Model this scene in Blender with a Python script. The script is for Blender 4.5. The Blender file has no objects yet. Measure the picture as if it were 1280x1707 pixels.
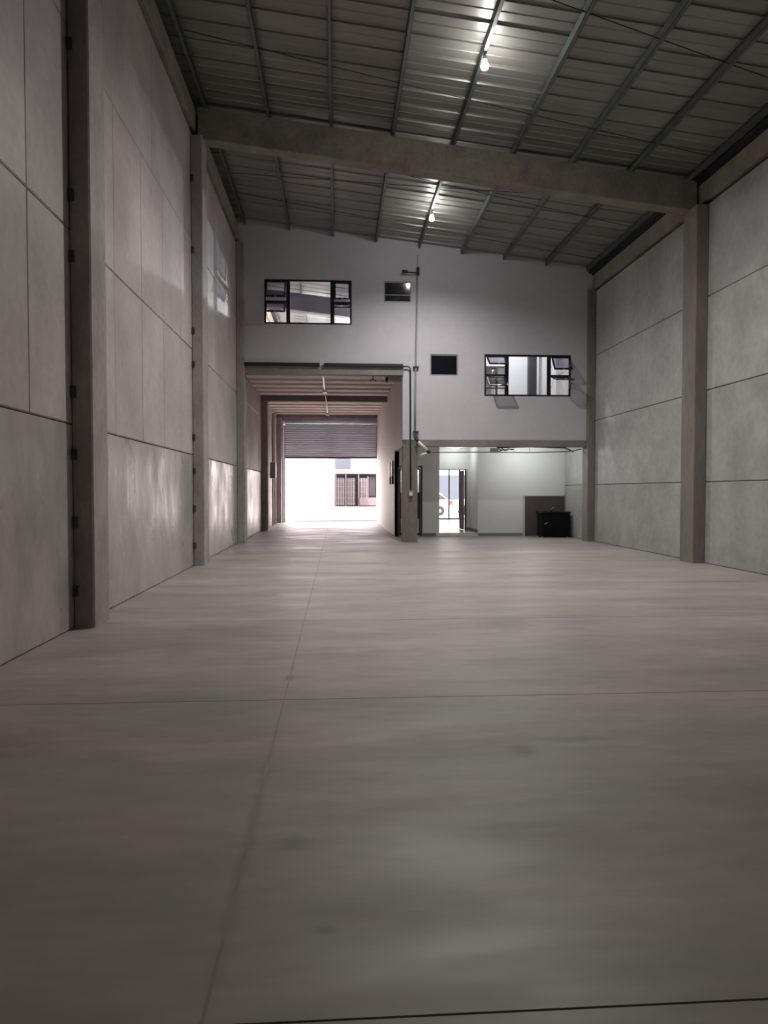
import bpy, math, random
from mathutils import Vector, Matrix
random.seed(7)
C = bpy.context.scene.collection
S = bpy.context.scene
PI = math.pi
R = math.radians

# ---------------------------------------------------------------- camera
cam_d = bpy.data.cameras.new('camera')
cam = bpy.data.objects.new('camera', cam_d); C.objects.link(cam)
FPX = 1184.0
cam_d.sensor_fit = 'VERTICAL'; cam_d.sensor_height = 36.0
cam_d.lens = FPX / 1707.0 * 36.0
cam_d.clip_start = 0.05; cam_d.clip_end = 600
YAW = math.atan(78 / FPX); PITCH = math.atan(34.5 * math.cos(YAW) / FPX)
cam.location = (0, 0, 1.6)
cam.rotation_euler = (PI / 2 - PITCH, 0, -YAW)
S.camera = cam

# ---------------------------------------------------------------- view + world
S.view_settings.view_transform = 'Standard'
S.view_settings.look = 'None'
S.view_settings.exposure = -0.12
S.view_settings.gamma = 1.0
S.view_settings.use_curve_mapping = False
W = bpy.data.worlds.new('world'); S.world = W; W.use_nodes = True
SKY = 10.0
bg = W.node_tree.nodes['Background']
bg.inputs[0].default_value = (1.0, 0.90, 0.93, 1); bg.inputs[1].default_value = SKY

def lamp(name, kind, loc, energy, color=(1, 1, 1), rot=(0, 0, 0), **kw):
    d = bpy.data.lights.new(name, kind); d.energy = energy; d.color = color
    for k, v in kw.items(): setattr(d, k, v)
    o = bpy.data.objects.new(name, d); o.location = loc; o.rotation_euler = rot
    C.objects.link(o); return o

sun = lamp('sun', 'SUN', (0, 60, 40), 18.0, (1.0, 0.93, 0.86), angle=R(1.0))
sun.rotation_euler = Vector((0.45, 0.36, -1.1)).to_track_quat('-Z', 'Y').to_euler()
def portal(x0, x1, z0, z1, y):
    o = lamp('sky_portal', 'AREA', ((x0 + x1) / 2, y, (z0 + z1) / 2), 1.0, rot=(-PI / 2, 0, 0), shape='RECTANGLE', size=x1 - x0, size_y=z1 - z0)
    o.data.cycles.is_portal = True
portal(-2.7, 2.1, 0.0, 3.4, 37.5)
portal(4.8, 7.0, 0.1, 2.8, 37.5)
portal(-2.4, 1.9, 6.4, 9.0, 37.5)
portal(3.0, 7.6, 4.4, 7.2, 37.5)

# ---------------------------------------------------------------- materials
def nn(nt, t, **kw):
    n = nt.nodes.new(t)
    for k, v in kw.items(): setattr(n, k, v)
    return n
def mat(name, col, rough=0.7, metal=0.0, spec=0.5, var=0.0, vscale=1.2, bump=0.0, bscale=30, stretch=(1, 1, 1), rvar=0.0, col2=None, fine=0.0, objvar=0.0):
    m = bpy.data.materials.new(name); m.use_nodes = True; nt = m.node_tree
    b = nt.nodes['Principled BSDF']
    b.inputs['Base Color'].default_value = (*col, 1); b.inputs['Roughness'].default_value = rough
    b.inputs['Metallic'].default_value = metal; b.inputs['Specular IOR Level'].default_value = spec
    if var or bump or rvar or objvar or fine:
        g = nn(nt, 'ShaderNodeNewGeometry')
        mp = nn(nt, 'ShaderNodeMapping'); mp.inputs['Scale'].default_value = stretch
        nt.links.new(g.outputs['Position'], mp.inputs['Vector'])
    if var or objvar or fine:
        n = nn(nt, 'ShaderNodeTexNoise'); n.inputs['Scale'].default_value = vscale; n.inputs['Detail'].default_value = 6
        n.inputs['Roughness'].default_value = 0.6
        nt.links.new(mp.outputs[0], n.inputs['Vector'])
        cr = nn(nt, 'ShaderNodeValToRGB')
        c2 = col2 or tuple(c * (1 - var) for c in col)
        cr.color_ramp.elements[0].position = 0.34; cr.color_ramp.elements[1].position = 0.66
        cr.color_ramp.elements[0].color = (*c2, 1); cr.color_ramp.elements[1].color = (*[min(1, c * (1 + var * .5)) for c in col], 1)
        nt.links.new(n.outputs[0], cr.inputs[0])
        last = cr.outputs[0]
        if fine:
            n2 = nn(nt, 'ShaderNodeTexNoise'); n2.inputs['Scale'].default_value = vscale * 9; n2.inputs['Detail'].default_value = 8
            nt.links.new(mp.outputs[0], n2.inputs['Vector'])
            mr = nn(nt, 'ShaderNodeMapRange'); mr.inputs[1].default_value = .3; mr.inputs[2].default_value = .7
            mr.inputs[3].default_value = 1 - fine; mr.inputs[4].default_value = 1 + fine * .6
            nt.links.new(n2.outputs[0], mr.inputs[0])
            vm = nn(nt, 'ShaderNodeVectorMath', operation='SCALE')
            nt.links.new(last, vm.inputs[0]); nt.links.new(mr.outputs[0], vm.inputs['Scale']); last = vm.outputs[0]
        if objvar:
            oi = nn(nt, 'ShaderNodeObjectInfo')
            mr = nn(nt, 'ShaderNodeMapRange'); mr.inputs[3].default_value = 1 - objvar; mr.inputs[4].default_value = 1 + objvar
            nt.links.new(oi.outputs['Random'], mr.inputs[0])
            vm = nn(nt, 'ShaderNodeVectorMath', operation='SCALE')
            nt.links.new(last, vm.inputs[0]); nt.links.new(mr.outputs[0], vm.inputs['Scale']); last = vm.outputs[0]
        nt.links.new(last, b.inputs['Base Color'])
    if rvar:
        n3 = nn(nt, 'ShaderNodeTexNoise'); n3.inputs['Scale'].default_value = vscale * 1.7; n3.inputs['Detail'].default_value = 5
        nt.links.new(mp.outputs[0], n3.inputs['Vector'])
        mr = nn(nt, 'ShaderNodeMapRange'); mr.inputs[1].default_value = .35; mr.inputs[2].default_value = .65
        mr.inputs[3].default_value = rough - rvar; mr.inputs[4].default_value = rough + rvar
        nt.links.new(n3.outputs[0], mr.inputs[0]); nt.links.new(mr.outputs[0], b.inputs['Roughness'])
    if bump:
        nb = nn(nt, 'ShaderNodeTexNoise'); nb.inputs['Scale'].default_value = bscale; nb.inputs['Detail'].default_value = 4
        nt.links.new(mp.outputs[0], nb.inputs['Vector'])
        bp = nn(nt, 'ShaderNodeBump'); bp.inputs['Strength'].default_value = bump; bp.inputs['Distance'].default_value = 0.02
        nt.links.new(nb.outputs[0], bp.inputs['Height']); nt.links.new(bp.outputs[0], b.inputs['Normal'])
    return m
def emis(name, col, s):
    m = bpy.data.materials.new(name); m.use_nodes = True; b = m.node_tree.nodes['Principled BSDF']
    b.inputs['Base Color'].default_value = (*col, 1); b.inputs['Emission Color'].default_value = (*col, 1)
    b.inputs['Emission Strength'].default_value = s; return m
def glass(name, tint=(.93, .96, .96), gl=0.10, rough=0.02):
    m = bpy.data.materials.new(name); m.use_nodes = True; nt = m.node_tree; nt.nodes.clear()
    o = nn(nt, 'ShaderNodeOutputMaterial'); t = nn(nt, 'ShaderNodeBsdfTransparent'); g = nn(nt, 'ShaderNodeBsdfGlossy')
    t.inputs[0].default_value = (*tint, 1); g.inputs['Roughness'].default_value = rough
    lw = nn(nt, 'ShaderNodeLayerWeight'); lw.inputs[0].default_value = .5
    pw = nn(nt, 'ShaderNodeMath', operation='POWER'); pw.inputs[1].default_value = 4
    f = nn(nt, 'ShaderNodeMath', operation='MULTIPLY'); f.inputs[1].default_value = .6
    nt.links.new(lw.outputs['Facing'], pw.inputs[0]); nt.links.new(pw.outputs[0], f.inputs[0])
    a = nn(nt, 'ShaderNodeMath', operation='ADD'); a.inputs[1].default_value = gl
    mx = nn(nt, 'ShaderNodeMixShader')
    nt.links.new(f.outputs[0], a.inputs[0]); nt.links.new(a.outputs[0], mx.inputs[0])
    nt.links.new(t.outputs[0], mx.inputs[1]); nt.links.new(g.outputs[0], mx.inputs[2]); nt.links.new(mx.outputs[0], o.inputs[0])
    return m
M = {}
M['floor'] = mat('polished_concrete', (.345, .295, .282), .52, var=.20, col2=(.258, .232, .208), vscale=.7, bump=.10, bscale=2.2, stretch=(.45, 1.5, 1), rvar=.10, fine=.10)
def add_spots(m, spots):
    nt = m.node_tree; b = nt.nodes['Principled BSDF']; last = b.inputs['Base Color'].links[0].from_socket
    g = nn(nt, 'ShaderNodeNewGeometry')
    nz = nn(nt, 'ShaderNodeTexNoise'); nz.inputs['Scale'].default_value = 9
    nt.links.new(g.outputs['Position'], nz.inputs['Vector'])
    for (x, y, rx, ry, k, c) in spots:
        mp = nn(nt, 'ShaderNodeMapping'); mp.inputs['Location'].default_value = (-x / rx, -y / ry, 0); mp.inputs['Scale'].default_value = (1 / rx, 1 / ry, 0)
        nt.links.new(g.outputs['Position'], mp.inputs['Vector'])
        ln = nn(nt, 'ShaderNodeVectorMath', operation='LENGTH'); nt.links.new(mp.outputs[0], ln.inputs[0])
        ad = nn(nt, 'ShaderNodeMath', operation='ADD'); nt.links.new(ln.outputs['Value'], ad.inputs[0]); nt.links.new(nz.outputs[0], ad.inputs[1])
        mr = nn(nt, 'ShaderNodeMapRange', interpolation_type='SMOOTHSTEP'); mr.inputs[1].default_value = .5; mr.inputs[2].default_value = 1.6; mr.inputs[3].default_value = k; mr.inputs[4].default_value = 0
        nt.links.new(ad.outputs[0], mr.inputs[0])
        mx = nn(nt, 'ShaderNodeMixRGB'); mx.inputs[2].default_value = (*c, 1)
        nt.links.new(mr.outputs[0], mx.inputs[0]); nt.links.new(last, mx.inputs[1]); last = mx.outputs[0]
    nt.links.new(last, b.inputs['Base Color'])
BR = (.14, .10, .075); GY = (.13, .125, .11)
add_spots(M['floor'], [(1.14, 4.27, .12, .13, .75, BR), (1.55, 4.45, .35, .1, .45, GY), (-.2, 3.2, .13, .09, .5, GY), (-.05, 2.55, .07, .04, .6, GY), (-.41, 6.08, .05, .14, .8, GY), (-.41, 3.4, .045, 1.7, .35, BR), (2.4, 3.3, .5, .6, .4, (.2, .13, .11)), (2.0, 8.4, .5, .6, .35, GY), (-2.2, 4.6, .5, .5, .35, BR), (3.6, 13.5, 1.1, .7, .3, GY), (.6, 7.2, .2, .1, .4, (.45, .42, .4))])
M['joint'] = mat('joint_filler', (.05, .042, .035), .9)
M['sealant'] = mat('brown_sealant', (.27, .24, .215), .7, var=.2, vscale=3)
M['column_pale'] = mat('pale_cast_column', (.36, .325, .31), .7, var=.22, vscale=2.2, bump=.35, bscale=9, stretch=(1, 1, .5), fine=.12)
M['panel'] = mat('precast_concrete', (.50, .455, .45), .6, var=.20, vscale=.9, bump=.10, bscale=9, objvar=.05, fine=.08)
M['panel_smooth'] = mat('trowelled_concrete', (.43, .39, .375), .36, var=.22, vscale=1.1, bump=1.0, bscale=2.2, rvar=.10, stretch=(1, 1, .6), objvar=.04, fine=.08)
M['panel_right'] = mat('precast_grey', (.40, .395, .39), .7, var=.22, vscale=.8, bump=.08, bscale=8, objvar=.07, fine=.10)
M['column'] = mat('cast_concrete_column', (.215, .185, .165), .75, var=.25, vscale=1.4, bump=.2, bscale=25, stretch=(1, 1, .35), fine=.12)
M['beam'] = mat('cast_concrete_beam', (.27, .24, .19), .8, var=.28, vscale=1.6, bump=.2, bscale=20, fine=.14)
M['backlit_beam'] = mat('backlit_dark_beam', (.085, .08, .10), .75, var=.15)  # backlit shade put into the beam's colour
M['rawbeam'] = mat('raw_lintel', (.25, .215, .21), .75, var=.2, vscale=1.6, fine=.1)
M['plaster'] = mat('grey_plaster', (.555, .53, .58), .8, var=.06, vscale=.6, bump=.05, bscale=12, fine=.03)
M['white'] = mat('white_paint', (.66, .66, .65), .75, var=.04, vscale=.7)
M['pinkwall'] = mat('smooth_cream_wall', (.70, .62, .59), .6, var=.06, vscale=1.0, stretch=(1, 1, .6))
M['slab'] = mat('precast_slab', (.74, .64, .60), .75, var=.1, vscale=1.2)
M['skirt'] = mat('grey_skirting', (.20, .195, .19), .6, var=.05)
M['tile'] = mat('pale_tile', (.55, .50, .48), .25, var=.05)
M['sheet'] = mat('zincalume_sheet', (.29, .285, .26), .40, metal=.45, var=.15, vscale=.8, stretch=(.6, 2, 1), objvar=.07)
M['steel'] = mat('galvanised_purlin', (.16, .19, .19), .48, metal=.6, var=.2, vscale=3)
M['darksteel'] = mat('dark_steel', (.035, .035, .04), .5, metal=.3, var=.1)
M['clip'] = mat('rusty_clip', (.07, .06, .065), .7, var=.2)
M['black'] = mat('black_aluminium', (.010, .009, .014), .42, var=.1)
M['blackbox'] = mat('black_laminate', (.004, .004, .005), .5, spec=.2, var=.2)
M['alu'] = mat('aluminium', (.45, .46, .48), .38, metal=.8, var=.05)
M['shutter'] = mat('shutter_slat', (.60, .66, .78), .5, metal=.0, var=.05)
M['drum'] = mat('shutter_drum', (.66, .71, .80), .45, metal=.0, var=.05)
M['pipegrey'] = mat('grey_pipe', (.30, .29, .30), .5, var=.05)
M['pvc'] = mat('white_pvc', (.75, .72, .70), .4, var=.03)
M['cable'] = mat('black_cable', (.012, .012, .014), .6, var=.05)
M['board'] = mat('brown_board', (.065, .05, .045), .55, var=.15, vscale=2)
M['edge'] = mat('pale_edging', (.50, .48, .44), .6, var=.05)
M['chrome'] = mat('chrome', (.7, .7, .7), .15, metal=1, var=.02)
M['doorleaf'] = mat('grey_door_leaf', (.055, .05, .055), .5, var=.05)
M['wood'] = mat('mauve_timber_door', (.30, .22, .22), .55, var=.12, stretch=(4, 4, .5))
M['glass'] = glass('clear_glass', gl=.04)
M['sashglass'] = glass('tinted_sash_glass', (.62, .63, .70), .10)
M['frost'] = glass('green_tinted_glass', (.86, .94, .92), .0)
M['tint'] = mat('dark_tinted_glass', (.010, .010, .018), .07, spec=.9, var=.1)
M['tube'] = emis('fluorescent_tube', (1.0, .94, .92), .35)
M['added_bulb'] = emis('added_bulb_glass', (1, .97, .97), 20)  # glass of the unseen bulbs added as extra light
M['bulb'] = emis('lit_bulb', (1.0, .98, .95), 280)
M['ground'] = mat('yard_paving', (.50, .47, .46), .9, var=.06, vscale=.3)
M['shadow_strip'] = mat('shadow_dark_concrete', (.10, .09, .10), .95, spec=.05, var=.06, vscale=.8)  # the building's shadow on the ground, put into a dark colour
M['outwhite'] = mat('white_render', (.80, .78, .76), .8, var=.03)
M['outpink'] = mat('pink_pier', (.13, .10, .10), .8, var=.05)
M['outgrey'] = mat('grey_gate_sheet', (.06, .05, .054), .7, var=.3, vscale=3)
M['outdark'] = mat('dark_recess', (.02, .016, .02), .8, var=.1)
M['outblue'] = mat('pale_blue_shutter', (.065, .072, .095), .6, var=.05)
M['outcoping'] = mat('fascia', (.20, .18, .18), .7, var=.05)
M['car'] = mat('white_car_paint', (.55, .53, .54), .25, var=.02)
M['carglass'] = mat('car_glass', (.045, .045, .06), .15, var=.02)
M['tyre'] = mat('tyre', (.02, .02, .02), .8, var=.1)
M['red'] = mat('red_lens', (.45, .04, .04), .3, var=.05)

# ---------------------------------------------------------------- builders
class MB:
    def __init__(s): s.v = []; s.f = []
    def add(s, vs, fs):
        n = len(s.v); s.v += [tuple(v) for v in vs]; s.f += [tuple(i + n for i in f) for f in fs]; return s
    def box(s, x0, x1, y0, y1, z0, z1):
        return s.add([(x0, y0, z0), (x1, y0, z0), (x1, y1, z0), (x0, y1, z0), (x0, y0, z1), (x1, y0, z1), (x1, y1, z1), (x0, y1, z1)],
                     [(3, 2, 1, 0), (4, 5, 6, 7), (0, 1, 5, 4), (1, 2, 6, 5), (2, 3, 7, 6), (3, 0, 4, 7)])
    def cbox(s, x0, x1, y0, y1, z0, z1, c=.02):     # box with chamfered vertical edges
        p = [(x0 + c, y0), (x1 - c, y0), (x1, y0 + c), (x1, y1 - c), (x1 - c, y1), (x0 + c, y1), (x0, y1 - c), (x0, y0 + c)]
        return s.prism([(a, b, z0) for a, b in p], (0, 0, z1 - z0))
    def prism(s, poly, d):
        n = len(poly); d = Vector(d)
        vs = [Vector(p) for p in poly]; vs += [p + d for p in vs]
        fs = [tuple(range(n - 1, -1, -1)), tuple(range(n, 2 * n))]
        fs += [(i, (i + 1) % n, n + (i + 1) % n, n + i) for i in range(n)]
        return s.add(vs, fs)
    def tube(s, pts, r, seg=8, cap=True):
        pts = [Vector(p) for p in pts]; rings = []
        up = None
        for i, p in enumerate(pts):
            t = (pts[min(i + 1, len(pts) - 1)] - pts[max(i - 1, 0)]).normalized()
            if up is None: up = Vector((0, 0, 1)) if abs(t.z) < .9 else Vector((1, 0, 0))
            a = t.cross(up).normalized(); b = a.cross(t).normalized(); up = b
            rr = r[i] if isinstance(r, (list, tuple)) else r
            rings.append([p + (a * math.cos(2 * PI * k / seg) + b * math.sin(2 * PI * k / seg)) * rr for k in range(seg)])
        vs = [v for q in rings for v in q]; fs = []
        for i in range(len(pts) - 1):
            for k in range(seg):
                k2 = (k + 1) % seg
                fs.append((i * seg + k, i * seg + k2, (i + 1) * seg + k2, (i + 1) * seg + k))
        if cap:
            fs.append(tuple(range(seg - 1, -1, -1))); fs.append(tuple((len(pts) - 1) * seg + k for k in range(seg)))
        return s.add(vs, fs)
    def lathe(s, prof, seg=16, c=(0, 0, 0)):
        vs = []; fs = []
        for (r, z) in prof:
            vs += [(c[0] + r * math.cos(2 * PI * k / seg), c[1] + r * math.sin(2 * PI * k / seg), c[2] + z) for k in range(seg)]
        for i in range(len(prof) - 1):
            for k in range(seg):
                k2 = (k + 1) % seg
                fs.append((i * seg + k, i * seg + k2, (i + 1) * seg + k2, (i + 1) * seg + k))
        fs.append(tuple(range(seg - 1, -1, -1))); fs.append(tuple((len(prof) - 1) * seg + k for k in range(seg)))
        return s.add(vs, fs)
    def mesh(s, name, m, smooth=False):
        me = bpy.data.meshes.new(name); me.from_pydata(s.v, [], s.f); me.update()
        if m: me.materials.append(m)
        if smooth:
            for p in me.polygons: p.use_smooth = True
        return me
    def build(s, name, m, parent=None, smooth=False, bevel=0):
        o = bpy.data.objects.new(name, s.mesh(name, m, smooth)); C.objects.link(o)
        if parent: o.parent = parent
        if bevel:
            b = o.modifiers.new('bevel', 'BEVEL'); b.width = bevel; b.segments = 2
        return o
def tag(o, label=None, cat=None, group=None, kind=None):
    if label: o['label'] = label
    if cat: o['category'] = cat
    if group: o['group'] = group
    if kind: o['kind'] = kind
    return o
def empty(name, loc=(0, 0, 0), rz=0):
    o = bpy.data.objects.new(name, None); o.location = loc; o.rotation_euler = (0, 0, rz); o.empty_display_size = .1
    C.objects.link(o); return o
def struct(name, label=None):
    o = empty(name); tag(o, label, kind='structure'); return o
def inst(name, me, parent, loc=(0, 0, 0), rot=(0, 0, 0), sc=(1, 1, 1)):
    o = bpy.data.objects.new(name, me); o.parent = parent; o.location = loc; o.rotation_euler = rot; o.scale = sc
    C.objects.link(o); return o

# ---------------------------------------------------------------- key dimensions
XL, XR = -3.07, 8.17          # faces of the side walls
Y0, YB, YF = -5.0, 22.25, 37.2  # wall behind the camera, white dividing wall, front wall to the yard
SL = 0.114
def zpur(x): return 9.46 - SL * x         # underside of purlins
def zroof(x): return zpur(x) + 0.17       # underside of sheeting
COLY = [8.47, 15.4, 22.1, 29.3, 36.35]

# ================================================================ STRUCTURE
# floor: slabs with recessed joints
fl = struct('floor', 'mottled grey power-floated concrete floor cut by straight joints')
MB().box(XL - .2, XR + .2, Y0, YF + .1, -.15, -.012).build('joint_bed', M['joint'], fl)
ys = [Y0, -1.24, 2.11, 5.45, 8.8, 12.15, 15.5, 18.85, 22.2, 25.55, 28.9, 32.25, 35.6, YF + .15]
g = .005
gx = .007
for a, b in zip(ys, ys[1:]):
    for x0, x1 in ((XL - .05, -.41), (-.41, XR + .05)):
        MB().box(x0 + gx, x1 - gx, a + g, b - g, -.05, 0).build('floor_slab', M['floor'], fl)
MB().box(-.417, -.403, Y0, YF, -.05, -.0008).build('joint_sealant', M['sealant'], fl)

# roof: sheets, purlins
ro = struct('ceiling', 'sloping corrugated metal roof carried on steel purlins')
RX0, RX1 = XL - .35, XR + .35
prof = [(0, 0), (.19, 0), (.205, .012), (.235, .012), (.25, 0), (.44, 0), (.455, .012), (.485, .012), (.50, .0), (.515, .0), (.525, -.028), (.555, -.028), (.565, 0)]
PITCHS = .565
pm = MB(); n = len(prof)
for x in (RX0, RX1):
    pm.v += [(x, p[0], zroof(x) + p[1]) for p in prof]
for x in (RX0, RX1):
    pm.v += [(x, p[0], zroof(x) + .06) for p in (prof[0], prof[-1])]
pm.f += [(i, i + 1, n + i + 1, n + i) for i in range(n - 1)]
pm.f.append((2 * n, 2 * n + 2, 2 * n + 3, 2 * n + 1))
sheet_me = pm.mesh('roof_sheet', M['sheet'])
y = Y0 - .1
while y < YF + .3:
    inst('roof_sheet', sheet_me, ro, (0, y, 0)); y += PITCHS
for k in range(9):
    x = -2.83 + 1.34 * k
    zb = zpur(x)
    p = MB()   # cold formed C section: web and lipped flanges
    p.box(x - .003, x + .003, Y0, YF, zb, zb + .165).box(x - .003, x + .065, Y0, YF, zb, zb + .006).box(x - .003, x + .065, Y0, YF, zb + .159, zb + .165)
    p.box(x + .060, x + .065, Y0, YF, zb, zb + .022)
    p.build('purlin', M['steel'], ro)
# sag rods between purlins: thin dark bracing wires
for (ya, yb_) in ((9.4, 12.0), (11.2, 9.0), (13.1, 14.6), (16.6, 18.6), (18.8, 16.9), (20.0, 21.2)):
    m = MB(); pts = []
    for i in range(9):
        t = i / 8; x = -2.7 + t * 10.5
        pts.append((x, ya + (yb_ - ya) * t, zpur(x) + .05 - .10 * math.sin(PI * t) * .3))
    m.tube(pts, .009, 5); m.build('bracing_rod', M['darksteel'], ro)

# side walls of precast panels
def panel_mesh(L, H, m, T=.12):
    c = .012
    q = MB()
    # face at x = 0 looking +X, chamfered border; body behind
    v = [(0, c, c), (0, L - c, c), (0, L - c, H - c), (0, c, H - c), (-c, 0, 0), (-c, L, 0), (-c, L, H), (-c, 0, H), (-T, 0, 0), (-T, L, 0), (-T, L, H), (-T, 0, H)]
    f = [(0, 1, 2, 3), (4, 5, 1, 0), (5, 6, 2, 1), (6, 7, 3, 2), (7, 4, 0, 3), (8, 9, 5, 4), (9, 10, 6, 5), (10, 11, 7, 6), (11, 8, 4, 7), (11, 10, 9, 8)]
    return q.add(v, f).mesh('precast_panel', m)
wl = struct('wall_left', 'tall wall of precast concrete panels between square columns')
MB().box(XL - .35, XL - .12, Y0, YF + .2, 0, 9.95).build('wall_backing', M['joint'], wl)
cache = {}
def panel(parent, x, side, y0, y1, z0, z1, m):
    L, H = round(y1 - y0 - .012, 3), round(z1 - z0 - .014, 3)
    k = (L, H, m.name)
    if k not in cache: cache[k] = panel_mesh(L, H, m)
    jit = random.uniform(-.004, .004)
    if side < 0: inst('precast_panel', cache[k], parent, (x + jit, y0 + .006, z0 + .007))
    else: inst('precast_panel', cache[k], parent, (x + jit, y1 - .006, z0 + .007), (0, 0, PI))
BAY = [Y0, 1.75, 8.75, 15.7, 22.4, 29.6, YF]
rowsL = [0, 2.38, 4.62, 6.93, 9.2]
for a, b in zip(BAY, BAY[1:]):
    for r in range(4):
        if r == 0: split = 1
        elif r == 3: split = 2
        else: split = 5
        for s in range(split):
            panel(wl, XL, -1, a + (b - a) * s / split, a + (b - a) * (s + 1) / split, rowsL[r], rowsL[r + 1], M['panel_smooth'] if r == 0 else M['panel'])
wr = struct('wall_right', 'tall wall of long horizontal precast concrete panels')
MB().box(XR + .12, XR + .35, Y0, YF + .2, 0, 8.6).build('wall_backing', M['joint'], wr)
rowsR = [0, 1.81, 3.84, 5.90, 7.94]
for a, b in zip(BAY, BAY[1:]):
    for r in range(4):
        panel(wr, XR, 1, a, b, rowsR[r], rowsR[r + 1], M['panel_right'])
# eave beams
MB().box(XL - .34, XL - .1, Y0, YF + .2, 9.2, 10.06).build('wall_backing', M['joint'], wl)
MB().box(XR + .1, XR + .34, Y0, YF + .2, 8.0, 8.68).build('wall_backing', M['joint'], wr)
e = MB().box(XL - .12, XL + .07, Y0, YF, 9.28, 9.74).build('concrete_beam', M['beam'], bevel=.015)
tag(e, 'long concrete eave beam along the top of the left wall', 'beam')
e = MB().box(XR - .07, XR + .12, Y0, YF, 8.0, 8.44).build('concrete_beam', M['beam'], bevel=.015)
tag(e, 'long concrete eave beam along the top of the right wall', 'beam')
e = MB().box(XR - .10, XR + .09, Y0, YF, 8.45, 8.56).box(XR - .2, XR - .1, Y0, YF, 8.50, 8.56).build('eave_gutter', M['darksteel'])
tag(e, 'dark steel eave channel above the right wall beam', 'gutter')

# wall behind the camera
MB().box(XL - .35, XR + .35, Y0 - .2, Y0, 0, 10.1).build('wall_rear', M['panel'])
bpy.data.objects['wall_rear']['kind'] = 'structure'

def holewall(name, x0, x1, z0, z1, ya, yb, holes, m, parent=None, roof=False):
    """wall slab in the XZ plane from ya to yb with rectangular holes; the top may follow the roof"""
    xs = sorted({x0, x1, *[h[0] for h in holes], *[h[1] for h in holes]}); zs = sorted({z0, z1, *[h[2] for h in holes], *[h[3] for h in holes]})
    q = MB(); idx = {}
    def top(x, z): return zroof(x) - .0 if (roof and z == z1) else z
    def vid(i, j, s):
        k = (i, j, s)
        if k not in idx:
            idx[k] = len(q.v); q.v.append((xs[i], (ya, yb)[s], top(xs[i], zs[j])))
        return idx[k]
    def solid(i, j):
        if i < 0 or j < 0 or i >= len(xs) - 1 or j >= len(zs) - 1: return False
        cx, cz = (xs[i] + xs[i + 1]) / 2, (zs[j] + zs[j + 1]) / 2
        return not any(h[0] < cx < h[1] and h[2] < cz < h[3] for h in holes)
    for i in range(len(xs) - 1):
        for j in range(len(zs) - 1):
            if not solid(i, j): continue
            A = lambda s: (vid(i, j, s), vid(i + 1, j, s), vid(i + 1, j + 1, s), vid(i, j + 1, s))
            q.f.append(A(0)); q.f.append(A(1)[::-1])
            if not solid(i - 1, j): q.f.append((vid(i, j, 0), vid(i, j + 1, 0), vid(i, j + 1, 1), vid(i, j, 1)))
            if not solid(i + 1, j): q.f.append((vid(i + 1, j, 0), vid(i + 1, j, 1), vid(i + 1, j + 1, 1), vid(i + 1, j + 1, 0)))
            if not solid(i, j - 1): q.f.append((vid(i, j, 0), vid(i, j, 1), vid(i + 1, j, 1), vid(i + 1, j, 0)))
            if not solid(i, j + 1): q.f.append((vid(i, j + 1, 0), vid(i + 1, j + 1, 0), vid(i + 1, j + 1, 1), vid(i, j + 1, 1)))
    o = q.build(name, m, parent)
    if not parent: o['kind'] = 'structure'
    return o
W1 = (-2.23, .46, 6.77, 8.14); W2 = (4.64, 7.42, 4.61, 5.92); S1 = (1.46, 2.32, 7.49, 8.14); S2 = (2.91, 3.80, 5.23, 5.90)
wb = holewall('wall_back', XL, XR, 0, 9, YB, YB + .2, [W1, W2, S1, S2, (XL, 2.05, 0, 5.5), (2.05, XR, 0, 3.22)], M['plaster'], roof=True)
wb['label'] = 'grey plastered dividing wall under the sloping roof with four windows'

# mezzanine slabs
c1 = struct('ceiling', 'ribbed precast slab over the drive-through')
MB().box(XL, 2.35, YB + .2, YF, 5.68, 5.84).build('slab', M['slab'], c1)
rib = MB().prism([(XL + .02, 0, 5.68), (XL + .02, .60, 5.68), (XL + .02, .60, 5.43), (XL + .02, .0, 5.43)], (5.06, 0, 0)).mesh('rib', M['slab'])
for k in range(6): inst('rib', rib, c1, (0, 22.75 + 1.05 * k, 0))
for k in range(6): inst('rib', rib, c1, (0, 29.8 + 1.05 * k, 0))
c2 = MB().box(2.201, XR, YB + .2, YF, 3.22, 3.38).build('ceiling', M['white']); c2['kind'] = 'structure'; c2['label'] = 'low white slab over the alcove and office'

# partition beside the drive-through
wp = MB().box(2.05, 2.20, 25.2, YF, 0, 5.68).box(2.05, 2.20, YB + .2, 25.2, 3.02, 5.68).build('wall_partition', M['pinkwall'])
tag(wp, 'smooth cream partition wall beside the drive-through', kind='structure')
wu = MB().prism([(2.55, YB + .2, 3.38), (2.67, YB + .2, 3.38), (2.67, YB + .2, zroof(2.67)), (2.55, YB + .2, zroof(2.55))], (0, YF - YB - .2, 0)).build('wall_upper', M['white']); wu['kind'] = 'structure'
# stub wall with the dark door
ws = holewall('wall_stub', 2.05, 3.64, 0, 3.22, 25.2, 25.35, [(2.13, 3.03, 0, 2.5)], M['white'])
MB().box(3.52, 3.64, 25.35, 26.7, .12, 3.22).build('wall_hall', M['white'])['kind'] = 'structure'
MB().box(5.02, XR, 25.1, 25.25, 0, 3.22).build('wall_alcove', M['white'])['kind'] = 'structure'
MB().box(5.02, 5.15, 25.25, 26.7, .0, 3.22).build('wall_hall', M['white'])['kind'] = 'structure'
holewall('wall_office', 2.20, 7.9, 0.0, 3.22, 26.7, 26.85, [(3.80, 4.89, .0, 2.44)], M['white'])
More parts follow.
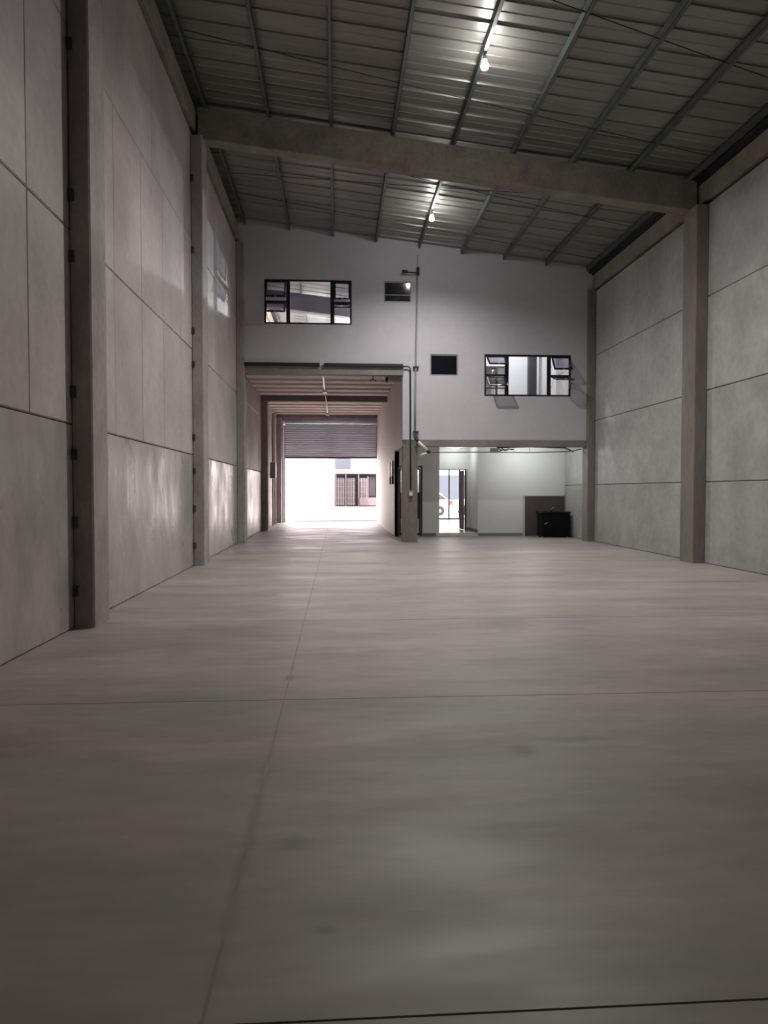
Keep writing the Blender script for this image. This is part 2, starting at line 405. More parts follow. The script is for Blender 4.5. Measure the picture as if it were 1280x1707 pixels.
# office side walls and raised tiled floor
MB().box(7.85, 7.95, 26.85, YF, 0, 3.22).build('wall_office', M['white'])['kind'] = 'structure'
fo = struct('floor', 'pale tiled floor of the hall and office, one low step up')
tm = MB().box(0, .59, 0, .59, -.05, 0).mesh('tile', M['tile'])
MB().box(3.52, 5.15, 25.12, 26.75, .0, .105).box(2.2, 7.85, 26.75, YF - .1, .0, .105).build('step', M['pinkwall'], fo)
for i in range(3):
    for j in range(3):
        inst('tile', tm, fo, (3.645 + i * .46, 25.13 + j * .54, .12), sc=(.77, .9, 1))
for i in range(8):
    for j in range(17):
        if 3.0 < 2.9 + i * .6 < 7.3: inst('tile', tm, fo, (2.9 + i * .6, 26.77 + j * .6, .12))
# skirtings
def skirt(x0, x1, y0, y1, z=0):
    o = MB().box(x0, x1, y0, y1, z, z + .11).build('baseboard_alcove', M['skirt']); o['kind'] = 'structure'
skirt(3.05, 3.64, 25.175, 25.2); skirt(5.02, 6.64, 25.075, 25.1); skirt(4.99, 5.02, 25.1, 26.7, .12); skirt(4.9, 4.99, 26.675, 26.7, .12)

# concrete lintels of the dividing wall
o = MB().box(XL + .2, 2.07, YB - .06, YB + .22, 5.22, 5.50).build('concrete_beam', M['rawbeam'], bevel=.01); tag(o, 'bare concrete lintel over the drive-through opening', 'beam')
o = MB().box(2.5, 7.95, YB - .06, YB + .22, 3.01, 3.22).build('concrete_beam', M['rawbeam'], bevel=.01); tag(o, 'low bare concrete lintel over the white alcove', 'beam')
o = MB().box(XL + .05, 2.05, 29.1, 29.45, 5.26, 5.68).build('concrete_beam', M['rawbeam'], bevel=.01); tag(o, 'concrete cross beam halfway down the drive-through ceiling', 'beam')
o = MB().box(XL + .05, 2.05, 36.3, 36.6, 5.33, 5.68).build('concrete_beam', M['rawbeam'], bevel=.01); tag(o, 'concrete cross beam just in front of the roller shutter', 'beam')
# roof frames
def rafter(ya, yb, label, d=.68, m='beam'):
    xa, xb = -2.95, 8.05
    o = MB().prism([(xa, ya, zpur(xa) - .01), (xb, ya, zpur(xb) - .01), (xb, ya, zpur(xb) - d), (xa, ya, zpur(xa) - d)], (0, yb - ya, 0)).build('concrete_beam', M[m], bevel=.02)
    tag(o, label, 'beam')
rafter(15.58, 15.92, 'big sloping concrete roof beam spanning the hall in front of the white wall')
rafter(29.3, 29.65, 'sloping roof beam seen through the upper left window, coloured dark as if backlit', m='backlit_beam')
# columns
def column(x0, x1, y, z1, label, yd=.55, clips=None, m='column', side=1):
    o = MB().cbox(x0, x1, y, y + yd, 0, z1, .018).build('concrete_column', M['column_pale' if x1 < 0 else m])
    t = empty('concrete_column', ((x0 + x1) / 2, y + yd / 2, 0))
    o.name = 'shaft'; o.parent = t; o.location = (-t.location.x, -t.location.y, 0)
    t.name = 'concrete_column'
    tag(t, label, 'column', 'concrete columns of the hall')
    if clips:
        cx = x0 + .03 if side > 0 else x1 - .03
        for z in clips:
            q = MB().box(cx - .03 - t.location.x, cx + .03 - t.location.x, y - .03 - t.location.y, y + .01 - t.location.y, z - .065, z + .065)
            q.tube([(cx - t.location.x, y - .03 - t.location.y, z), (cx - t.location.x, y - .06 - t.location.y, z)], .018, 6)
            q.build('panel_clip', M['clip'], t)
    return t
cl = [.44, 1.24, 2.03, 2.75, 4.3, 5.0, 6.7, 8.2]
for i, (yy, lb) in enumerate(zip(COLY, ['nearest left column with a pale rough inner face', 'second left column, under the left end of the big roof beam', 'left column at the corner of the grey wall and drive-through', 'column on the left wall midway along the drive-through', 'last left column beside the roller shutter'])):
    top = 5.3 if i >= 3 else zpur(-2.95) - .72 + (.7 if i != 1 else 0)
    column(XL, -2.83, yy, 9.2 if i in (0, 2) else (5.55 if i > 2 else 9.1), lb, .55 if i < 4 else .35, cl if i < 2 else None)
column(7.90, XR, 8.3, 8.0, 'right wall column nearest the camera side of the hall', .55)
column(7.88, XR, 15.28, 7.9, 'thick right column under the low end of the big roof beam', .60)
column(7.93, XR, 22.1, 8.0, 'right column at the end of the grey wall by the alcove', .5)
column(2.05, 2.52, 22.2, 3.02, 'free-standing centre column with a socket box, between drive-through and alcove', .5)
# front wall to the yard
holewall('wall_front', XL, XR, 0, 9, YF, YF + .2, [(-2.72, 2.12, 0, 5.05), (4.8, 7.0, 0.12, 2.8), (-2.4, 1.9, 6.4, 9 - .6), (3.0, 7.6, 4.4, 7.2)], M['outwhite'], roof=True)

# ================================================================ first floor room behind the lower window
WBX = holewall('wall_upper_room', 2.67, XR, 3.38, 9, 26.2, 26.35, [(5.35, 6.28, 4.75, 6.25)], M['white'], roof=True)
o = MB().box(7.08, 7.34, 25.9, 26.2, 3.38, 8.6).build('trim_1', M['darksteel']); o['kind'] = 'structure'; o.name = 'trim_1'
MB().box(7.34, 7.44, 25.95, 26.2, 3.38, 8.55).build('wall_nib', M['white'])['kind'] = 'structure'
iw = struct('window_6', 'inner window seen through the lower right window')
MB().box(5.35, 6.28, 26.22, 26.28, 4.75, 4.80).box(5.35, 6.28, 26.22, 26.28, 6.20, 6.25).box(5.35, 5.40, 26.22, 26.28, 4.8, 6.2).box(6.23, 6.28, 26.22, 26.28, 4.8, 6.2).box(5.88, 5.96, 26.22, 26.28, 4.8, 6.2).box(5.40, 6.23, 26.22, 26.28, 5.42, 5.46).build('window_frame', M['black'], iw)

# ================================================================ windows of the dividing wall
def big_window(name, w, x_l, x_r, angs, label):
    """frame with a fixed middle pane and two top hung sashes in each side column"""
    x0, x1, z0, z1 = w; t = .055; yc = YB + .03
    root = struct(name, label)
    f = MB()
    f.box(x0, x1, yc, yc + .06, z0, z0 + t).box(x0, x1, yc, yc + .06, z1 - t, z1).box(x0, x0 + t, yc, yc + .06, z0 + t, z1 - t).box(x1 - t, x1, yc, yc + .06, z0 + t, z1 - t)
    f.build('window_frame', M['black'], root)
    for xm in (x_l, x_r): MB().box(xm - .06, xm + .06, yc, yc + .065, z0 + t, z1 - t).build('mullion', M['black'], root)
    MB().box(x_l + .06, x_r - .06, yc + .025, yc + .033, z0 + t, z1 - t).build('pane', M['glass'], root)
    zm = (z0 + z1) / 2
    cols = [(x0 + t, x_l - .06), (x_r + .06, x1 - t)]
    for ci, (a, b) in enumerate(cols):
        MB().box(a, b, yc, yc + .06, zm - .035, zm + .035).build('transom', M['black'], root)
        for ri, (zb, zt) in enumerate(((zm + .035, z1 - t), (z0 + t, zm - .035))):
            ang = angs[ci][ri]; H = zt - zb; B = b - a; s = .045
            q = MB().box(0, B, -.015, .02, -H, -H + s).box(0, B, -.015, .02, -s, 0).box(0, s, -.015, .02, -H + s, -s).box(B - s, B, -.015, .02, -H + s, -s)
            sash = q.build('sash', M['black'], root)
            sash.location = (a, yc - .02, zt - .004); sash.rotation_euler = (-R(ang), 0, 0)
            MB().box(s, B - s, -.002, .003, -H + s, -s).build('sash_pane', M['sashglass'], sash)
            MB().box(B / 2 - .02, B / 2 + .02, -.03, -.015, -H - .03, -H + .03).build('sash_handle', M['alu'], sash)
            L = H * .45                                       # stays
            st = MB()
            for xx in (a + .012, b - .012):
                st.tube([(xx, yc, zt - H * .62), (xx, yc - .02 - L * math.sin(R(ang)), zt - .004 - L * math.cos(R(ang)))], .006, 5)
            st.build('window_stay', M['alu'], root)
big_window('window_1', W1, -1.50, -.14, [(24, 50), (17, 66)], 'upper left black framed window with a wide fixed middle pane')
big_window('window_2', W2, 5.36, 6.72, [(55, 52), (38, 74)], 'lower right black framed window with four sashes propped open')
def small_window(name, w, label, split=False):
    x0, x1, z0, z1 = w; t = .04; yc = YB + .02
    root = struct(name, label)
    MB().box(x0, x1, yc, yc + .05, z0, z0 + t).box(x0, x1, yc, yc + .05, z1 - t, z1).box(x0, x0 + t, yc, yc + .05, z0 + t, z1 - t).box(x1 - t, x1, yc, yc + .05, z0 + t, z1 - t).build('window_frame', M['pipegrey'], root)
    if split:
        MB().box(x0 + t, x1 - t, yc + .005, yc + .04, z0 + .22, z0 + .25).build('transom', M['pipegrey'], root)
        MB().box(x0 + t, x1 - t, yc + .02, yc + .028, z0 + .25, z1 - t).build('pane', M['tint'], root)
        MB().box(x0 + t, x1 - t, yc + .02, yc + .028, z0 + t, z0 + .22).build('pane', M['tint'], root)
    else:
        MB().box(x0 + t, x1 - t, yc + .02, yc + .028, z0 + t, z1 - t).build('pane', M['tint'], root)
    MB().box(x0, x1, yc + .055, yc + .10, z0, z1).build('window_backing', M['black'], root)
small_window('window_3', S1, 'upper small dark window in an aluminium frame', True)
small_window('window_4', S2, 'lower small dark window in an aluminium frame')

# ================================================================ doors
d1 = struct('door_1', 'dark grey door with a tall frosted glass strip behind the centre column')
MB().box(2.13, 2.19, 25.18, 25.36, 0, 2.5).box(2.97, 3.03, 25.18, 25.36, 0, 2.5).box(2.19, 2.97, 25.18, 25.36, 2.44, 2.5).build('door_frame', M['doorleaf'], d1)
q = MB().box(2.20, 2.26, 25.25, 25.29, .02, 2.43).box(2.92, 2.96, 25.25, 25.29, .02, 2.43).box(2.26, 2.92, 25.25, 25.29, 2.37, 2.43).box(2.26, 2.92, 25.25, 25.29, .62, 1.56).box(2.26, 2.92, 25.25, 25.29, .02, .12)
q.build('door_leaf', M['doorleaf'], d1)
MB().box(2.26, 2.92, 25.262, 25.278, 1.56, 2.37).build('glass_panel', M['frost'], d1)
MB().box(2.26, 2.92, 25.262, 25.278, .12, .62).build('lower_panel', M['pinkwall'], d1)
MB().tube([(2.83, 25.25, 1.05), (2.83, 25.21, 1.05), (2.74, 25.21, 1.05)], .01, 6).build('door_handle', M['alu'], d1)
d2 = struct('door_2', 'hall doorway with a timber leaf standing open')
MB().box(3.80, 3.84, 26.68, 26.87, .12, 2.44).box(4.85, 4.89, 26.68, 26.87, .12, 2.44).box(3.84, 4.85, 26.68, 26.87, 2.41, 2.44).build('door_frame', M['doorleaf'], d2)
MB().box(4.80, 4.84, 26.88, 27.72, .14, 2.40).build('door_leaf', M['wood'], d2)
MB().tube([(4.80, 27.6, 1.1), (4.75, 27.6, 1.1), (4.75, 27.5, 1.1)], .01, 6).build('door_handle', M['alu'], d2)
d3 = struct('door_3', 'aluminium framed glass entrance doors to the yard')
q = MB()
for x in (4.8, 5.86, 6.42, 6.95): q.box(x, x + .07, YF + .02, YF + .10, .12, 2.8)
q.box(4.8, 7.0, YF + .02, YF + .10, .12, .20).box(4.8, 7.0, YF + .02, YF + .10, 2.73, 2.8)
q.build('door_frame', M['doorleaf'], d3)
for a, b in ((4.87, 5.86), (5.93, 6.42), (6.49, 6.95)): MB().box(a, b, YF + .055, YF + .062, .2, 2.73).build('pane', M['glass'], d3)
o = MB().box(5.62, 5.70, 30.4, 30.5, .12, 2.62).build('trim_2', M['wood']); o['kind'] = 'structure'

# upper front windows
for i, (a, b, c, d) in enumerate(((-2.4, 1.9, 6.4, 8.4), (3.0, 7.6, 4.4, 7.2))):
    r = struct('window_%d' % (7 + i), 'front window to the yard on the upper floor')
    q = MB().box(a, b, YF + .05, YF + .11, c, c + .06).box(a, b, YF + .05, YF + .11, d - .06, d)
    k = 4
    for j in range(k + 1):
        x = a + (b - a - .06) * j / k; q.box(x, x + .06, YF + .05, YF + .11, c, d)
    q.build('window_frame', M['black'], r)
    for j in range(k):
        x = a + (b - a - .06) * j / k; MB().box(x + .06, a + (b - a - .06) * (j + 1) / k, YF + .075, YF + .083, c + .06, d - .06).build('pane', M['glass'], r)

# roller shutter
rs = empty('roller_shutter', (-.3, 37.05, 0)); tag(rs, 'half raised grey slatted roller shutter at the end of the drive-through', 'shutter')
ox, oy = .3, -37.05
slat = []
for i in range(7):
    a = PI * i / 6; slat.append((-.034 * math.sin(a) - .004, .112 * (1 - math.cos(a)) / 2))
sm = MB()
for x in (-2.68, 2.06): sm.v += [(x + ox, p[0], p[1]) for p in slat]
sm.f += [(i, i + 1, 8 + i, 7 + i) for i in range(6)]
sm.v += [(-2.68 + ox, .012, 0), (2.06 + ox, .012, 0), (2.06 + ox, .012, .112), (-2.68 + ox, .012, .112)]
sm.f.append((17, 16, 15, 14)); sm.f.append((0, 7, 15, 14)); sm.f.append((6, 13, 16, 17))
sme = sm.mesh('shutter_slat', M['shutter'])
z = 3.38
while z < 5.08: inst('shutter_slat', sme, rs, (0, 0, z)); z += .114
MB().box(-2.68 + ox, 2.06 + ox, -.03, .03, 3.30, 3.38).build('bottom_rail', M['outpink'], rs)
MB().tube([(-2.70 + ox, .0, 5.25), (2.07 + ox, .0, 5.25)], .15, 18).build('drum', M['drum'], rs, True)
for x in (-2.76, 2.04): MB().box(x + ox, x + .08 + ox, -.07, .08, 0, 5.0).build('guide_rail', M['drum'] if x < 0 else M['doorleaf'], rs)
for x in (-1.70, .95): MB().box(x + ox - .06, x + ox + .06, -.22, -.12, 5.30, 5.44).build('bracket', M['pvc'], rs)
MB().box(-2.86 + ox, -2.78 + ox, -.12, .1, 0.0, 5.3).build('end_post', M['pvc'], rs)

# ================================================================ lamps
def bulb(loc, power, label, cone=150, glass_m='bulb'):
    x, y, z = loc
    t = empty('light_bulb', loc); tag(t, label, 'light bulb', 'bare bulbs hung from the middle purlin')
    prof = [(.012, .112), (.03, .08), (.036, .05), (.055, .02), (.07, -.02), (.062, -.055), (.04, -.078), (.01, -.086)]
    MB().lathe(prof, 16).build('bulb', M[glass_m], t, True)
    MB().lathe([(.045, .075), (.05, .09), (.036, .15), (.02, .16)], 12).build('lamp_holder', M['alu'], t, True)
    MB().tube([(0, 0, .16), (.0, 0, max(.17, zpur(x) - z + .02))], .008, 5).build('cord', M['cable'], t)
    l = lamp('bulb_light', 'SPOT', (x, y, z - .10), power, (1.0, .985, .93), spot_size=R(cone), spot_blend=1.0, shadow_soft_size=.06)
    return t
bulb((2.56, 12.36, 8.97), 2350, 'lit bare bulb hanging at the top of the picture, in front of the roof beam', 168)
bulb((2.56, 19.25, 8.97), 1350, 'lit bare bulb hanging between the roof beam and the white wall')
bulb((2.56, 5.4, 8.97), 130, 'unseen bare bulb added overhead near the camera to light the foreground', 150, 'added_bulb')  # extra bulb added out of view for the foreground floor
# ceiling lights of alcove, hall, rooms
def disc(loc, power, label):
    t = empty('ceiling_light', loc); tag(t, label, 'ceiling light')
    MB().lathe([(.14, 0), (.15, -.02), (.12, -.05), (.02, -.06)], 16).build('diffuser', emis('diffuser_%d' % power, (1, 1, .97), 8), t, True)
    MB().lathe([(.16, .0), (.16, -.012)], 16).build('base', M['pvc'], t)
    lamp('ceiling_light_glow', 'POINT', (loc[0], loc[1], loc[2] - .13), power, (.96, 1.0, .98), shadow_soft_size=.08)
disc((6.5, 23.7, 3.22), 75, 'round ceiling light of the alcove hidden above the lintel')
disc((4.35, 26.0, 3.22), 18, 'round ceiling light over the hall')
disc((5.4, 31.0, 3.22), 41, 'unseen round ceiling light added to brighten the office')  # added lamp, out of view, brightening the office
disc((2.8, 26.1, 3.22), 60, 'round ceiling light behind the frosted door')
def added_bulb(loc, power, label):
    x, y, z = loc
    t = empty('light_bulb', loc); tag(t, label, 'light bulb')
    MB().lathe([(.012, .07), (.03, .05), (.055, 0), (.03, -.05), (.01, -.06)], 12).build('bulb', M['added_bulb'], t, True)
    MB().tube([(0, 0, .07), (0, 0, zroof(x) - z + .02)], .008, 5).build('cord', M['cable'], t)
    lamp('bulb_light', 'POINT', (x, y, z - .14), power, (.97, .93, 1.0), shadow_soft_size=.07)
added_bulb((6.0, 24.0, 7.9), 420, 'unseen bulb added to light the room behind the lower right window')  # added out of sight so the room behind the window is lit
added_bulb((1.9, 30.8, 8.3), 2200, 'unseen bulb added to light the upper floor behind the left window')  # added outside the window's sightline to brighten the far roof sheets
added_bulb((1.95, 29.12, 8.2), 380, 'unseen bulb added to light the roof sheets in front of the dark beam')  # added out of view close to the beam, lighting the nearer sheets

# ================================================================ services on the grey wall
def pipe(name, pts, r, m, label, cat, seg=8, group=None):
    o = MB().tube(pts, r, seg).build(name, M[m], None, True); tag(o, label, cat, group); return o
t = empty('wall_pipe', (2.5, YB, 0)); tag(t, 'thin grey vertical pipe running up the plastered wall to the roof', 'pipe')
MB().tube([(-.06, -.05, 3.2), (-.055, -.05, 4.6), (-.035, -.05, 6.1), (-.005, -.05, 7.4), (.0, -.05, 8.45)], .028, 8).build('tube', M['pipegrey'], t, True)
MB().tube([(.02, -.03, 8.45), (.02, -.03, 8.95)], .012, 6).build('thin_tube', M['pipegrey'], t, True)
for z in (5.48, 3.46):
    MB().box(-.13, .05, -.09, -.0, z - .022, z + .022).build('pipe_clip', M['darksteel'], t)
o = MB(); o.tube([(2.52, YB - .06, 8.55), (2.52, YB - .10, 8.42), (2.46, YB - .12, 8.38), (2.12, YB - .16, 8.38)], .022, 8).tube([(2.52, YB - .05, 8.33), (2.52, YB - .09, 8.56)], .05, 8).tube([(2.18, YB - .16, 8.40), (2.02, YB - .17, 8.40)], .05, 8)
o = o.build('lamp_bracket', M['darksteel'], None, True); tag(o, 'dark steel bracket arm jutting left from the wall pipe near the roof', 'bracket')
# black trunking above the drive-through lintel and the cable down to the socket
for x0, x1, lb in ((-2.84, -.53, 'black cable trunking above the lintel, left length'), (-.40, 2.05, 'black cable trunking above the lintel, right length ending at the cable')):
    o = MB().box(x0, x1, YB - .14, YB - .02, 5.47, 5.56).build('cable_trunking', M['cable']); tag(o, lb, 'trunking', 'trunking over the drive-through opening')
pts = [(2.05, YB - .08, 5.49), (2.20, YB - .08, 5.49), (2.26, YB - .08, 5.46), (2.285, YB - .08, 5.38), (2.29, YB - .08, 4.4), (2.29, YB - .09, 3.0), (2.30, YB - .09, 1.66)]
pipe('power_cable', pts, .021, 'cable', 'black cable dropping down the wall and centre column to the socket box', 'cable')
t = empty('socket_box', (2.30, 22.17, 1.52)); tag(t, 'small grey socket box on the centre column', 'socket box')
MB().box(-.07, .07, -.05, .03, -.08, .1).build('housing', M['pipegrey'], t, bevel=.008)
MB().box(-.045, .045, -.062, -.05, -.05, .05).build('cover', M['pvc'], t)
# broken pvc drain at the lintel
t = empty('drain_pipe', (2.5, 22.1, 3.15)); tag(t, 'bent pale drain pipe with dark joints slanting off the centre column', 'pipe')
MB().tube([(-.04, .02, .10), (.02, -.05, .0)], .055, 10).build('pipe_joint', M['darksteel'], t, True)
MB().tube([(.02, -.05, .0), (.33, -.06, -.30)], .045, 10).build('tube', M['pvc'], t, True)
MB().tube([(.30, -.06, -.27), (.37, -.04, -.35)], .056, 10).build('pipe_joint', M['darksteel'], t, True)
MB().tube([(.34, -.04, -.33), (.08, .02, -.44)], .045, 10).build('tube', M['pvc'], t, True)
# pipes and cables under the alcove lintel
hg = []
def hanger(x, y, z, parent): MB().tube([(x, y, z), (x, y, 3.23)], .006, 5).build('hanger', M['darksteel'], parent)
pipe('alcove_pipe', [(2.75, 22.62, 2.84), (4.9, 22.62, 2.86), (6.2, 22.64, 2.85), (7.6, 22.7, 2.90), (7.95, 22.75, 2.98)], .016, 'pipegrey', 'thin pipe hung level under the alcove ceiling', 'pipe'); [hanger(x, y, z, bpy.data.objects['alcove_pipe']) for x, y, z in ((3.2, 22.62, 2.84), (6.2, 22.64, 2.85))]
pipe('alcove_pipe', [(5.2, 22.9, 3.02), (6.3, 22.95, 3.06), (7.5, 23.0, 3.03), (7.9, 23.4, 2.92)], .022, 'darksteel', 'dark pipe behind the right half of the alcove lintel', 'pipe'); [hanger(x, y, z, bpy.data.objects['alcove_pipe.001']) for x, y, z in ((6.3, 22.95, 3.06), (7.5, 23.0, 3.03))]
t = empty('cable_bundle', (5.2, 22.75, 2.95)); tag(t, 'tangled dark cables and clamp under the alcove lintel', 'cable')
MB().box(-.25, .0, -.05, .1, -.06, .05).build('clamp_block', M['pinkwall'], t, bevel=.01)
MB().tube([(0, 0, .05), (.08, -.02, -.02), (.14, .0, .03), (.22, .02, -.03), (.3, 0, .0), (.36, 0, .03), (.44, 0, -.0), (.52, 0, .02)], .02, 6).build('cable_loop', M['cable'], t, True)
MB().tube([(-.1, 0, .0), (.05, .02, -.05), (.2, 0, .0), (.3, 0, -.02)], .016, 6).build('cable_loop', M['cable'], t, True)

# conduit and batten lights under the drive-through slab
t = empty('batten_light', (-.44, 23.9, 5.2)); tag(t, 'white batten light under the ribbed slab nearest the lintel', 'light fitting', 'batten lights under the slab')
MB().box(-.03, .03, -1.3, 1.3, .03, .09).build('housing', M['pvc'], t, bevel=.01)
MB().tube([(0, -1.25, .0), (0, 1.25, .0)], .02, 8).build('light_tube', M['tube'], t, True)
MB().tube([(0, -1.55, .30), (0, -1.45, .06), (0, -1.25, .05)], .016, 6).build('lead', M['cable'], t, True)
MB().box(-.09, .09, 1.75, 2.0, -.06, .10).build('junction_box', M['pvc'], t, bevel=.01)
MB().tube([(0, 1.3, .06), (0, 1.8, .03)], .014, 6).build('conduit', M['pvc'], t, True)
t = empty('batten_light', (-.44, 31.5, 5.2)); tag(t, 'white batten light under the slab beyond the cross beam', 'light fitting', 'batten lights under the slab')
MB().box(-.035, .035, -1.6, 1.3, .03, .09).build('housing', M['pvc'], t, bevel=.01)
MB().tube([(0, -1.5, .0), (0, 1.2, .0)], .02, 8).build('light_tube', M['tube'], t, True)
MB().box(-.09, .09, 1.5, 1.75, -.08, .10).build('junction_box', M['pvc'], t, bevel=.01)
MB().tube([(0, -5.4, .05), (0, -1.6, .05)], .016, 6).build('conduit', M['pvc'], t, True)
MB().tube([(0, 1.7, .0), (0, 4.6, .03)], .012, 6).build('lead', M['cable'], t, True)
# duct stub
t = empty('duct_pipe', (1.88, 22.80, 5.16), R(32)); tag(t, 'short open-ended pale duct pipe sticking out of the partition below the slab', 'pipe')
q = MB(); seg = 20
for (xx, rr) in ((.15, .10), (-.32, .10), (-.33, .13), (-.36, .13), (-.36, .09), (.10, .09)):
    q.v += [(xx, rr * math.cos(2 * PI * k / seg), rr * math.sin(2 * PI * k / seg)) for k in range(seg)]
for i in range(5):
    for k in range(seg):
        k2 = (k + 1) % seg; q.f.append((i * seg + k, i * seg + k2, (i + 1) * seg + k2, (i + 1) * seg + k))
q.f.append(tuple(5 * seg + k for k in range(seg)))
q.build('duct', M['pvc'], t, True)
MB().tube([(-.345, 0, 0), (-.34, 0, 0)], .088, 16).build('inner_cap', M['cable'], t)
t = empty('cable_hook', (1.15, 22.75, 5.22)); tag(t, 'small cable hook with a drooping wire left of the duct pipe', 'hook')
MB().tube([(-.1, 0, -.12), (.0, 0, -.02), (.0, 0, .14)], .018, 6).tube([(.1, 0, -.12), (.0, 0, -.04)], .018, 6).build('hook', M['darksteel'], t, True)
MB().tube([(.05, 0, -.08), (.2, 0, -.09), (.4, 0, -.06)], .008, 5).build('wire', M['pvc'], t, True)

# pipes, box on the left wall by the shutter
o = pipe('conduit_pipe', [(-2.98, 33.3, .02), (-2.98, 33.3, 2.18)], .05, 'pvc', 'white conduit rising from the floor to the control box on the left wall', 'pipe')
pipe('conduit_pipe', [(-2.98, 33.3, 2.97), (-2.98, 33.3, 4.9), (-2.96, 33.5, 5.2), (-2.9, 34.2, 5.3)], .05, 'pipegrey', 'grey conduit bending from the control box up to the slab', 'pipe')
pipe('conduit_pipe', [(-2.98, 34.4, .02), (-2.98, 34.4, 4.7), (-2.96, 34.5, 5.1)], .06, 'pvc', 'white drain pipe beside the shutter on the left wall', 'pipe')
t = empty('control_box', (-2.96, 33.3, 2.55)); tag(t, 'grey control box on the left wall near the roller shutter', 'control box')
MB().box(-.11, .10, -.2, .2, -.35, .4).build('housing', M['pipegrey'], t, bevel=.015)
MB().box(.10, .13, -.17, .17, -.31, .36).build('lid', M['pvc'], t, bevel=.01)
# two white switch boxes on the partition
for i, (yy, lb) in enumerate(((26.9, 'white wall switch box with a dark lower half, nearer the shutter'), (25.9, 'white wall switch box with a dark lower half, beside the dark opening'))):
    t = empty('switch_box', (2.04, yy, 2.2)); tag(t, lb, 'switch box', 'switch boxes on the partition')
    MB().box(-.07, .01, -.14, .14, -.05, .52).build('housing', M['pvc'], t, bevel=.01)
    MB().box(-.065, .01, -.10, .10, -.33, -.05).build('lower_cover', M['doorleaf'], t, bevel=.01)

# ================================================================ alcove things
t = empty('brown_board', (7.42, 25.0, 0)); tag(t, 'dark brown board with pale edges leaning on the alcove wall behind the black cabinet', 'board')
q = MB().box(-.72, .72, -.02, .02, 0.0, 1.43); q.build('panel', M['board'], t)
MB().box(-.76, -.72, -.025, .025, 0.0, 1.45).build('edge_strip', M['edge'], t)
MB().box(-.76, .73, -.025, .025, 1.43, 1.46).build('edge_strip', M['edge'], t)
t.rotation_euler = (-R(2.5), 0, 0)
t = empty('black_cabinet', (7.55, 24.45, 0)); tag(t, 'low black cabinet on the floor in the right corner of the alcove', 'cabinet')
MB().box(-.48, .50, -.28, .30, .04, .84).build('body', M['blackbox'], t, bevel=.008)
MB().box(-.54, .53, -.32, .32, .84, .885).build('top', M['blackbox'], t, bevel=.01)
for a, b in ((-.46, .0), (.01, .49)): 
    d = MB().box(a, b, -.305, -.282, .07, .81).build('door', M['blackbox'], t, bevel=.006)
    if a < -.4: MB().tube([(-.41, -.33, .45), (-.33, -.34, .50), (-.27, -.33, .53)], .014, 6).build('handle', M['chrome'], d, True)
for a, b in ((-.44, -.24), (-.44, .24), (.42, -.24), (.42, .24)): MB().tube([(a, b, 0), (a, b, .05)], .025, 8).build('foot', M['alu'], t)
t = empty('metal_tap', (7.45, 24.3, .885)); tag(t, 'small shiny metal tap standing on the black cabinet', 'tap')
MB().tube([(0, 0, 0), (0, 0, .10), (.04, -.02, .14), (.09, -.05, .15)], [.02, .016, .015, .014], 8).build('spout', M['chrome'], t, True)
MB().tube([(-.05, 0, .07), (.0, 0, .08)], .012, 6).build('lever', M['chrome'], t, True)

# ================================================================ the yard outside
o = MB().box(-60, 70, YF + .15, 160, -.2, -.02).build('ground', M['ground']); o['kind'] = 'structure'; o['label'] = 'sunlit pale yard outside'
o = MB().box(-6, 12, YF + .16, 40.2, -.1, -.008).build('building_shadow_strip', M['shadow_strip']); tag(o, 'ground strip outside the roller shutter, coloured dark for the building shadow', 'shadow_strip')  # strip painted dark where the building's shadow falls
o = empty('white_building', (-8, 66, 0)); tag(o, 'tall white sunlit building wall outside on the left of the shutter opening', 'building')
MB().box(-14, 7.15, 0, 7.5, 0, 9).build('wall', M['outwhite'], o)
MB().box(7.15, 7.75, -.2, 7.5, 0, 9).build('corner_pier', M['outpink'], o)
b = empty('yard_building', (2, 75, 0)); tag(b, 'white building across the yard with grey gates under a pale canopy', 'building')
MB().box(-2.3, 30, 1.4, 9, 0, 8.5).build('wall', M['outwhite'], b)
MB().box(-2.25, 2.6, -.1, 1.4, 3.44, 3.82).build('canopy', M['outcoping'], b)
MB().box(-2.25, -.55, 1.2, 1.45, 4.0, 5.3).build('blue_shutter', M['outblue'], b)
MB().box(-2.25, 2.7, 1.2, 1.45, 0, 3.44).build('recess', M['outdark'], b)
for x in (-2.2, -1.15, 0.2, 2.2): MB().box(x, x + .12, -.05, .08, 0, 3.44).build('post', M['outpink'], b)
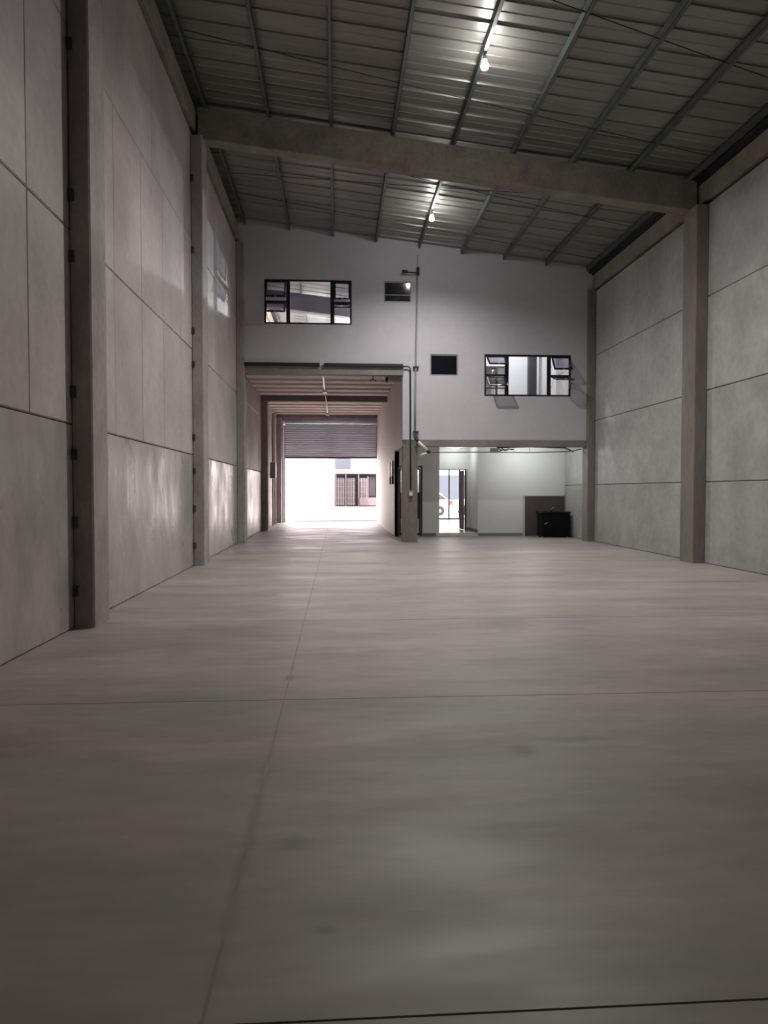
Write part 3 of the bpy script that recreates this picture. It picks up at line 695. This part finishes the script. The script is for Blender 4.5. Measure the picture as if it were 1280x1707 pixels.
for i, (a, c) in enumerate(((-2.08, -1.2), (-1.0, -.1), (0.36, 1.2))):
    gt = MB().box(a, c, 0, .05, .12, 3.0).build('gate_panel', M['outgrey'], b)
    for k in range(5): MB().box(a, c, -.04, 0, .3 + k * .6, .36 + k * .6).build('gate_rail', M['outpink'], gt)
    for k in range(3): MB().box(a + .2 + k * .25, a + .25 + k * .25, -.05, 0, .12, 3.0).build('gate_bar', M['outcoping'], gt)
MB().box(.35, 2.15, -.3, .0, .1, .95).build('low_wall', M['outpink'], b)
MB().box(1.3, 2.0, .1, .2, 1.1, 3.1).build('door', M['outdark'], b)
MB().box(1.2, 1.3, .0, .2, .95, 3.2).build('door_post', M['outpink'], b)
MB().box(6.2, 12.5, 1.2, 1.45, 0, 3.35).build('grey_shutter', M['outblue'], b)
def make_car(loc, label, rz=0):
    t = empty('car', loc, rz); tag(t, label, 'car', 'white cars parked in the yard')
    side = [(-2.15, .35), (-2.2, .75), (-2.1, 1.0), (-1.2, 1.08), (-.75, 1.50), (1.35, 1.55), (1.95, 1.1), (2.2, 1.0), (2.25, .4), (2.1, .28), (-2.0, .28)]
    MB().prism([(x, -.85, z) for x, z in side], (0, 1.7, 0)).build('body', M['car'], t, bevel=.07)
    for a in (-.87, .85):
        q = MB().prism([(-1.0, a, 1.06), (-.66, a, 1.42), (-.05, a, 1.45), (-.05, a, 1.03)], (0, .02, 0)); q.build('side_window', M['carglass'], t)
        q = MB().prism([(.05, a, 1.03), (.05, a, 1.45), (1.3, a, 1.46), (1.88, a, 1.10)], (0, .02, 0)); q.build('side_window', M['carglass'], t)
        for x in (-1.4, 1.35):
            w = MB().tube([(x, a - .03, .33), (x, a + .05, .33)], .33, 20).build('wheel', M['tyre'], t)
            MB().tube([(x, a - .045, .33), (x, a + .06, .33)], .12, 12).build('hub', M['alu'], w)
        MB().box(1.98, 2.24, a - .01, a + .03, .72, 1.0).build('tail_light', M['red'], t)
    MB().box(2.2, 2.3, -.85, .85, .35, .6).build('bumper', M['outcoping'], t)
    MB().prism([(1.62, -.7, 1.40), (1.98, -.7, 1.12), (1.98, .7, 1.12), (1.62, .7, 1.40)], (.03, 0, .03)).build('rear_window', M['carglass'], t)
    return t
make_car((5.4, 47.5, -.02), 'white car with a red tail light seen through the left glass door pane')
make_car((10.2, 49, -.02), 'white car behind the right glass door pane')
